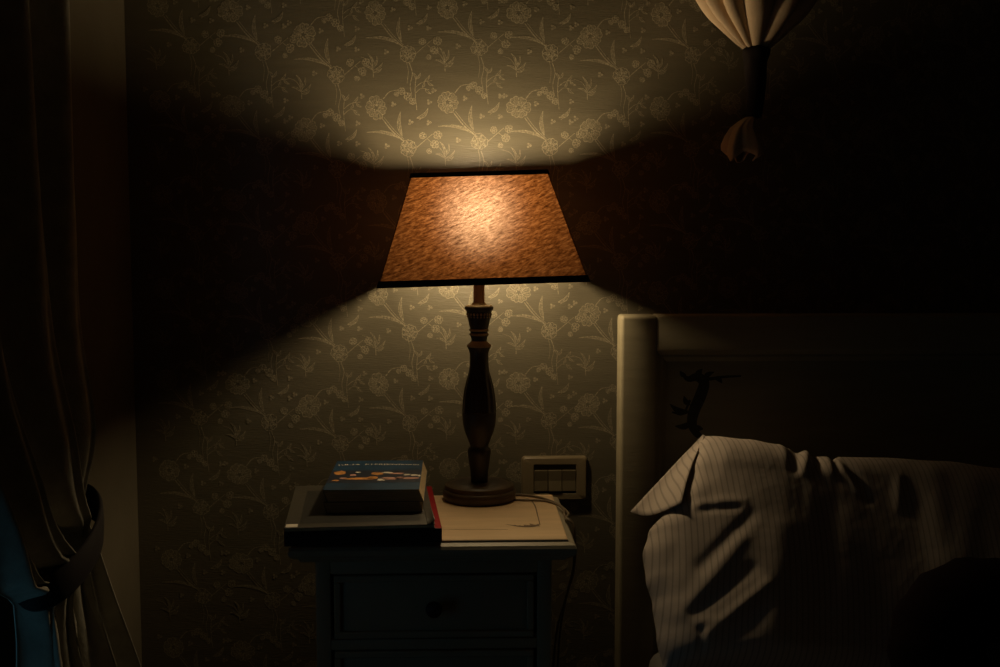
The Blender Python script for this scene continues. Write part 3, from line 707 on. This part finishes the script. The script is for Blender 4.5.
# ------------------------------------------------------------------ gathered drape hanging from the ceiling above the bed
dc = PY(756, 50, -.19); dk = (dc.y - CAM.y) / FPX
dr = empty('hanging_drape', (dc.x, dc.y, PY(739, 157, -.19).z))
tag(dr, 'pale pleated drape gathered by a dark tie, hanging above the headboard', 'drape')
zb_ = dr.location.z
def dz(py): return PY(750, py, dc.y).z - zb_
tabr = [(50, 11), (44, 18), (38, 24), (30, 32), (16, 45), (0, 55), (-20, 65), (-60, 80), (-140, 88), (-300, 70), (-480, 42), (-640, 22)]
zmax = ZC - zb_
V, F = [], []; n = 240
prof = []
zz_ = [(r * dk, dz(y)) for y, r in tabr if dz(y) < zmax - .02] + [(.03, zmax)]
pts = catmull([(r, 0, z) for r, z in zz_], 6)
def pleat(a, k): # deep rounded folds
    s = abs(math.sin(5.5 * a + .5 * math.sin(3 * a + k) + k)); return 2 * s ** .7 - 1.4
for q, p in enumerate(pts):
    for j in range(n):
        a = 2 * math.pi * j / n; k = .6 * q / len(pts)
        r_ = max(.004, p.x) * (1 + .15 * pleat(a, 1.3) * min(1, .35 + p.x / .05)); V.append((r_ * math.cos(a), r_ * .72 * math.sin(a), p.z))
for q in range(len(pts) - 1):
    for j in range(n): k = (j + 1) % n; F.append((q * n + j, q * n + k, (q + 1) * n + k, (q + 1) * n + j))
pyd('gathered_cloth', V, F, 'drape', dr, True)
lathe('tie', [(.010, dz(118)), (.013, dz(112)), (.015, dz(96)), (.017, dz(78)), (.019, dz(62)), (.022, dz(54)), (.0225, dz(50)), (.018, dz(47))], 'dark_tie', dr, 40, True, lambda a, z: .06 * math.sin(5 * a + 160 * z), 60)
V, F = [], []; n = 120; rows = [(.009, dz(117)), (.014, dz(122)), (.020, dz(129)), (.027, dz(138)), (.031, dz(147)), (.030, dz(153)), (.024, dz(157))]
for q, (r_, z) in enumerate(rows):
    t = q / (len(rows) - 1)
    for j in range(n):
        a = 2 * math.pi * j / n; rr = r_ * (1 + .28 * t * math.sin(5 * a + .7) + .05 * math.sin(11 * a)); V.append((-.020 * min(1, t * 2 + .3) + rr * math.cos(a), rr * math.sin(a), z + .008 * t * math.sin(3 * a)))
for q in range(len(rows) - 1):
    for j in range(n): k = (j + 1) % n; F.append((q * n + j, q * n + k, (q + 1) * n + k, (q + 1) * n + j))
tail = pyd('flared_tail', V, F, 'drape', dr, True); sd = tail.modifiers.new('cloth', 'SOLIDIFY'); sd.thickness = .0015

# ------------------------------------------------------------------ curtain on the left wall, tied back towards the corner
cu_ = empty('curtain', (XL + .07, -.63, 0.01))
tag(cu_, 'grey linen curtain held by a dark tieback beside the corner', 'curtain')
ZTOP = 2.36
V, F = [], []; nu, nv = 150, 110
def sm(t): t = min(1, max(0, t)); return t * t * (3 - 2 * t)
def curtain_pt(s, v):
    zt = .775 - .085 * s
    z = ZTOP - (ZTOP - .015) * v
    yt = -.550 - .165 * s
    if z > zt:
        w_ = ((z - zt) / (ZTOP - zt)); k = w_ ** (.40 + .10 * s)
        y = yt * (1 - k) + (-.655 - .75 * s) * k
        amp = .016 + .018 * sm(w_ * 4); xo = .068 + .022 * math.exp(-((w_ - .06) / .07) ** 2)
    else:
        w_ = (zt - z) / zt; k = sm(w_ * 1.1) ** .7
        y = yt * (1 - k) + (-.430 - .42 * s) * k
        amp = .016 + .040 * sm(w_ * 1.8); xo = .068 + .022 * sm(w_ * 2)
    a = 2 * math.pi * (3.3 * s + .12 * math.sin(7 * s)); x = XL + xo + amp * math.cos(a) + .006 * math.sin(3.1 * a + 4 * z)
    tie = math.exp(-((z - zt) / .05) ** 2)
    x += tie * (.030 * math.sin(math.pi * s) - .010)
    y += .012 * math.sin(a + .9) * (1 - tie)
    return Vector((x, y, z))
for q in range(nv + 1):
    v = q / nv
    for j in range(nu + 1): V.append(curtain_pt(j / nu, v) - cu_.location)
for q in range(nv):
    for j in range(nu): a = q * (nu + 1) + j; F.append((a, a + 1, a + nu + 2, a + nu + 1))
cl = pyd('curtain_cloth', V, F, 'curtain', cu_, True, recalc=False)
sd = cl.modifiers.new('cloth', 'SOLIDIFY'); sd.thickness = .002
V, F = [], []; n = 64                                      # tieback band around the gathered cloth, up to its wall hook
for j in range(n):
    a = 2 * math.pi * j / n; x = XL + .073 + .046 * math.cos(a); y = -.636 + .091 * math.sin(a); zc_ = .732 + .40 * (y + .636)
    for dr_, h in ((0, -.024), (.004, -.020), (.005, 0), (.004, .020), (0, .024)):
        V.append(Vector((x + dr_ * math.cos(a), y + dr_ * math.sin(a), zc_ + h)) - cu_.location)
for j in range(n):
    k = (j + 1) % n
    for q in range(4): F.append((j * 5 + q, k * 5 + q, k * 5 + q + 1, j * 5 + q + 1))
tb = pyd('tieback', V, F, 'tieback', cu_, True); sd = tb.modifiers.new('band', 'SOLIDIFY'); sd.thickness = .003
tb['label'] = 'dark tieback band'
rod = empty('curtain_rod', (XL, -1.02, ZTOP + .03)); tag(rod, 'dark iron curtain rod on brackets above the window', 'curtain rod')
o = lathe('rod', [(.010, -.62), (.010, .40)], 'iron', rod, 20); o.location = (.09, 0, 0); o.rotation_euler = (R(-90), 0, 0)
for yy in (-.55, .38): box('bracket', 0, .09, yy - .008, yy + .008, -.008, .008, 'iron', rod, .002)
for yy in (-.63, .41):
    f_ = lathe('finial', [(.0, -.018), (.012, -.012), (.017, 0), (.012, .012), (.0, .018)], 'iron', rod, 20, False); f_.location = (.09, yy, 0); f_.rotation_euler = (R(90), 0, 0)
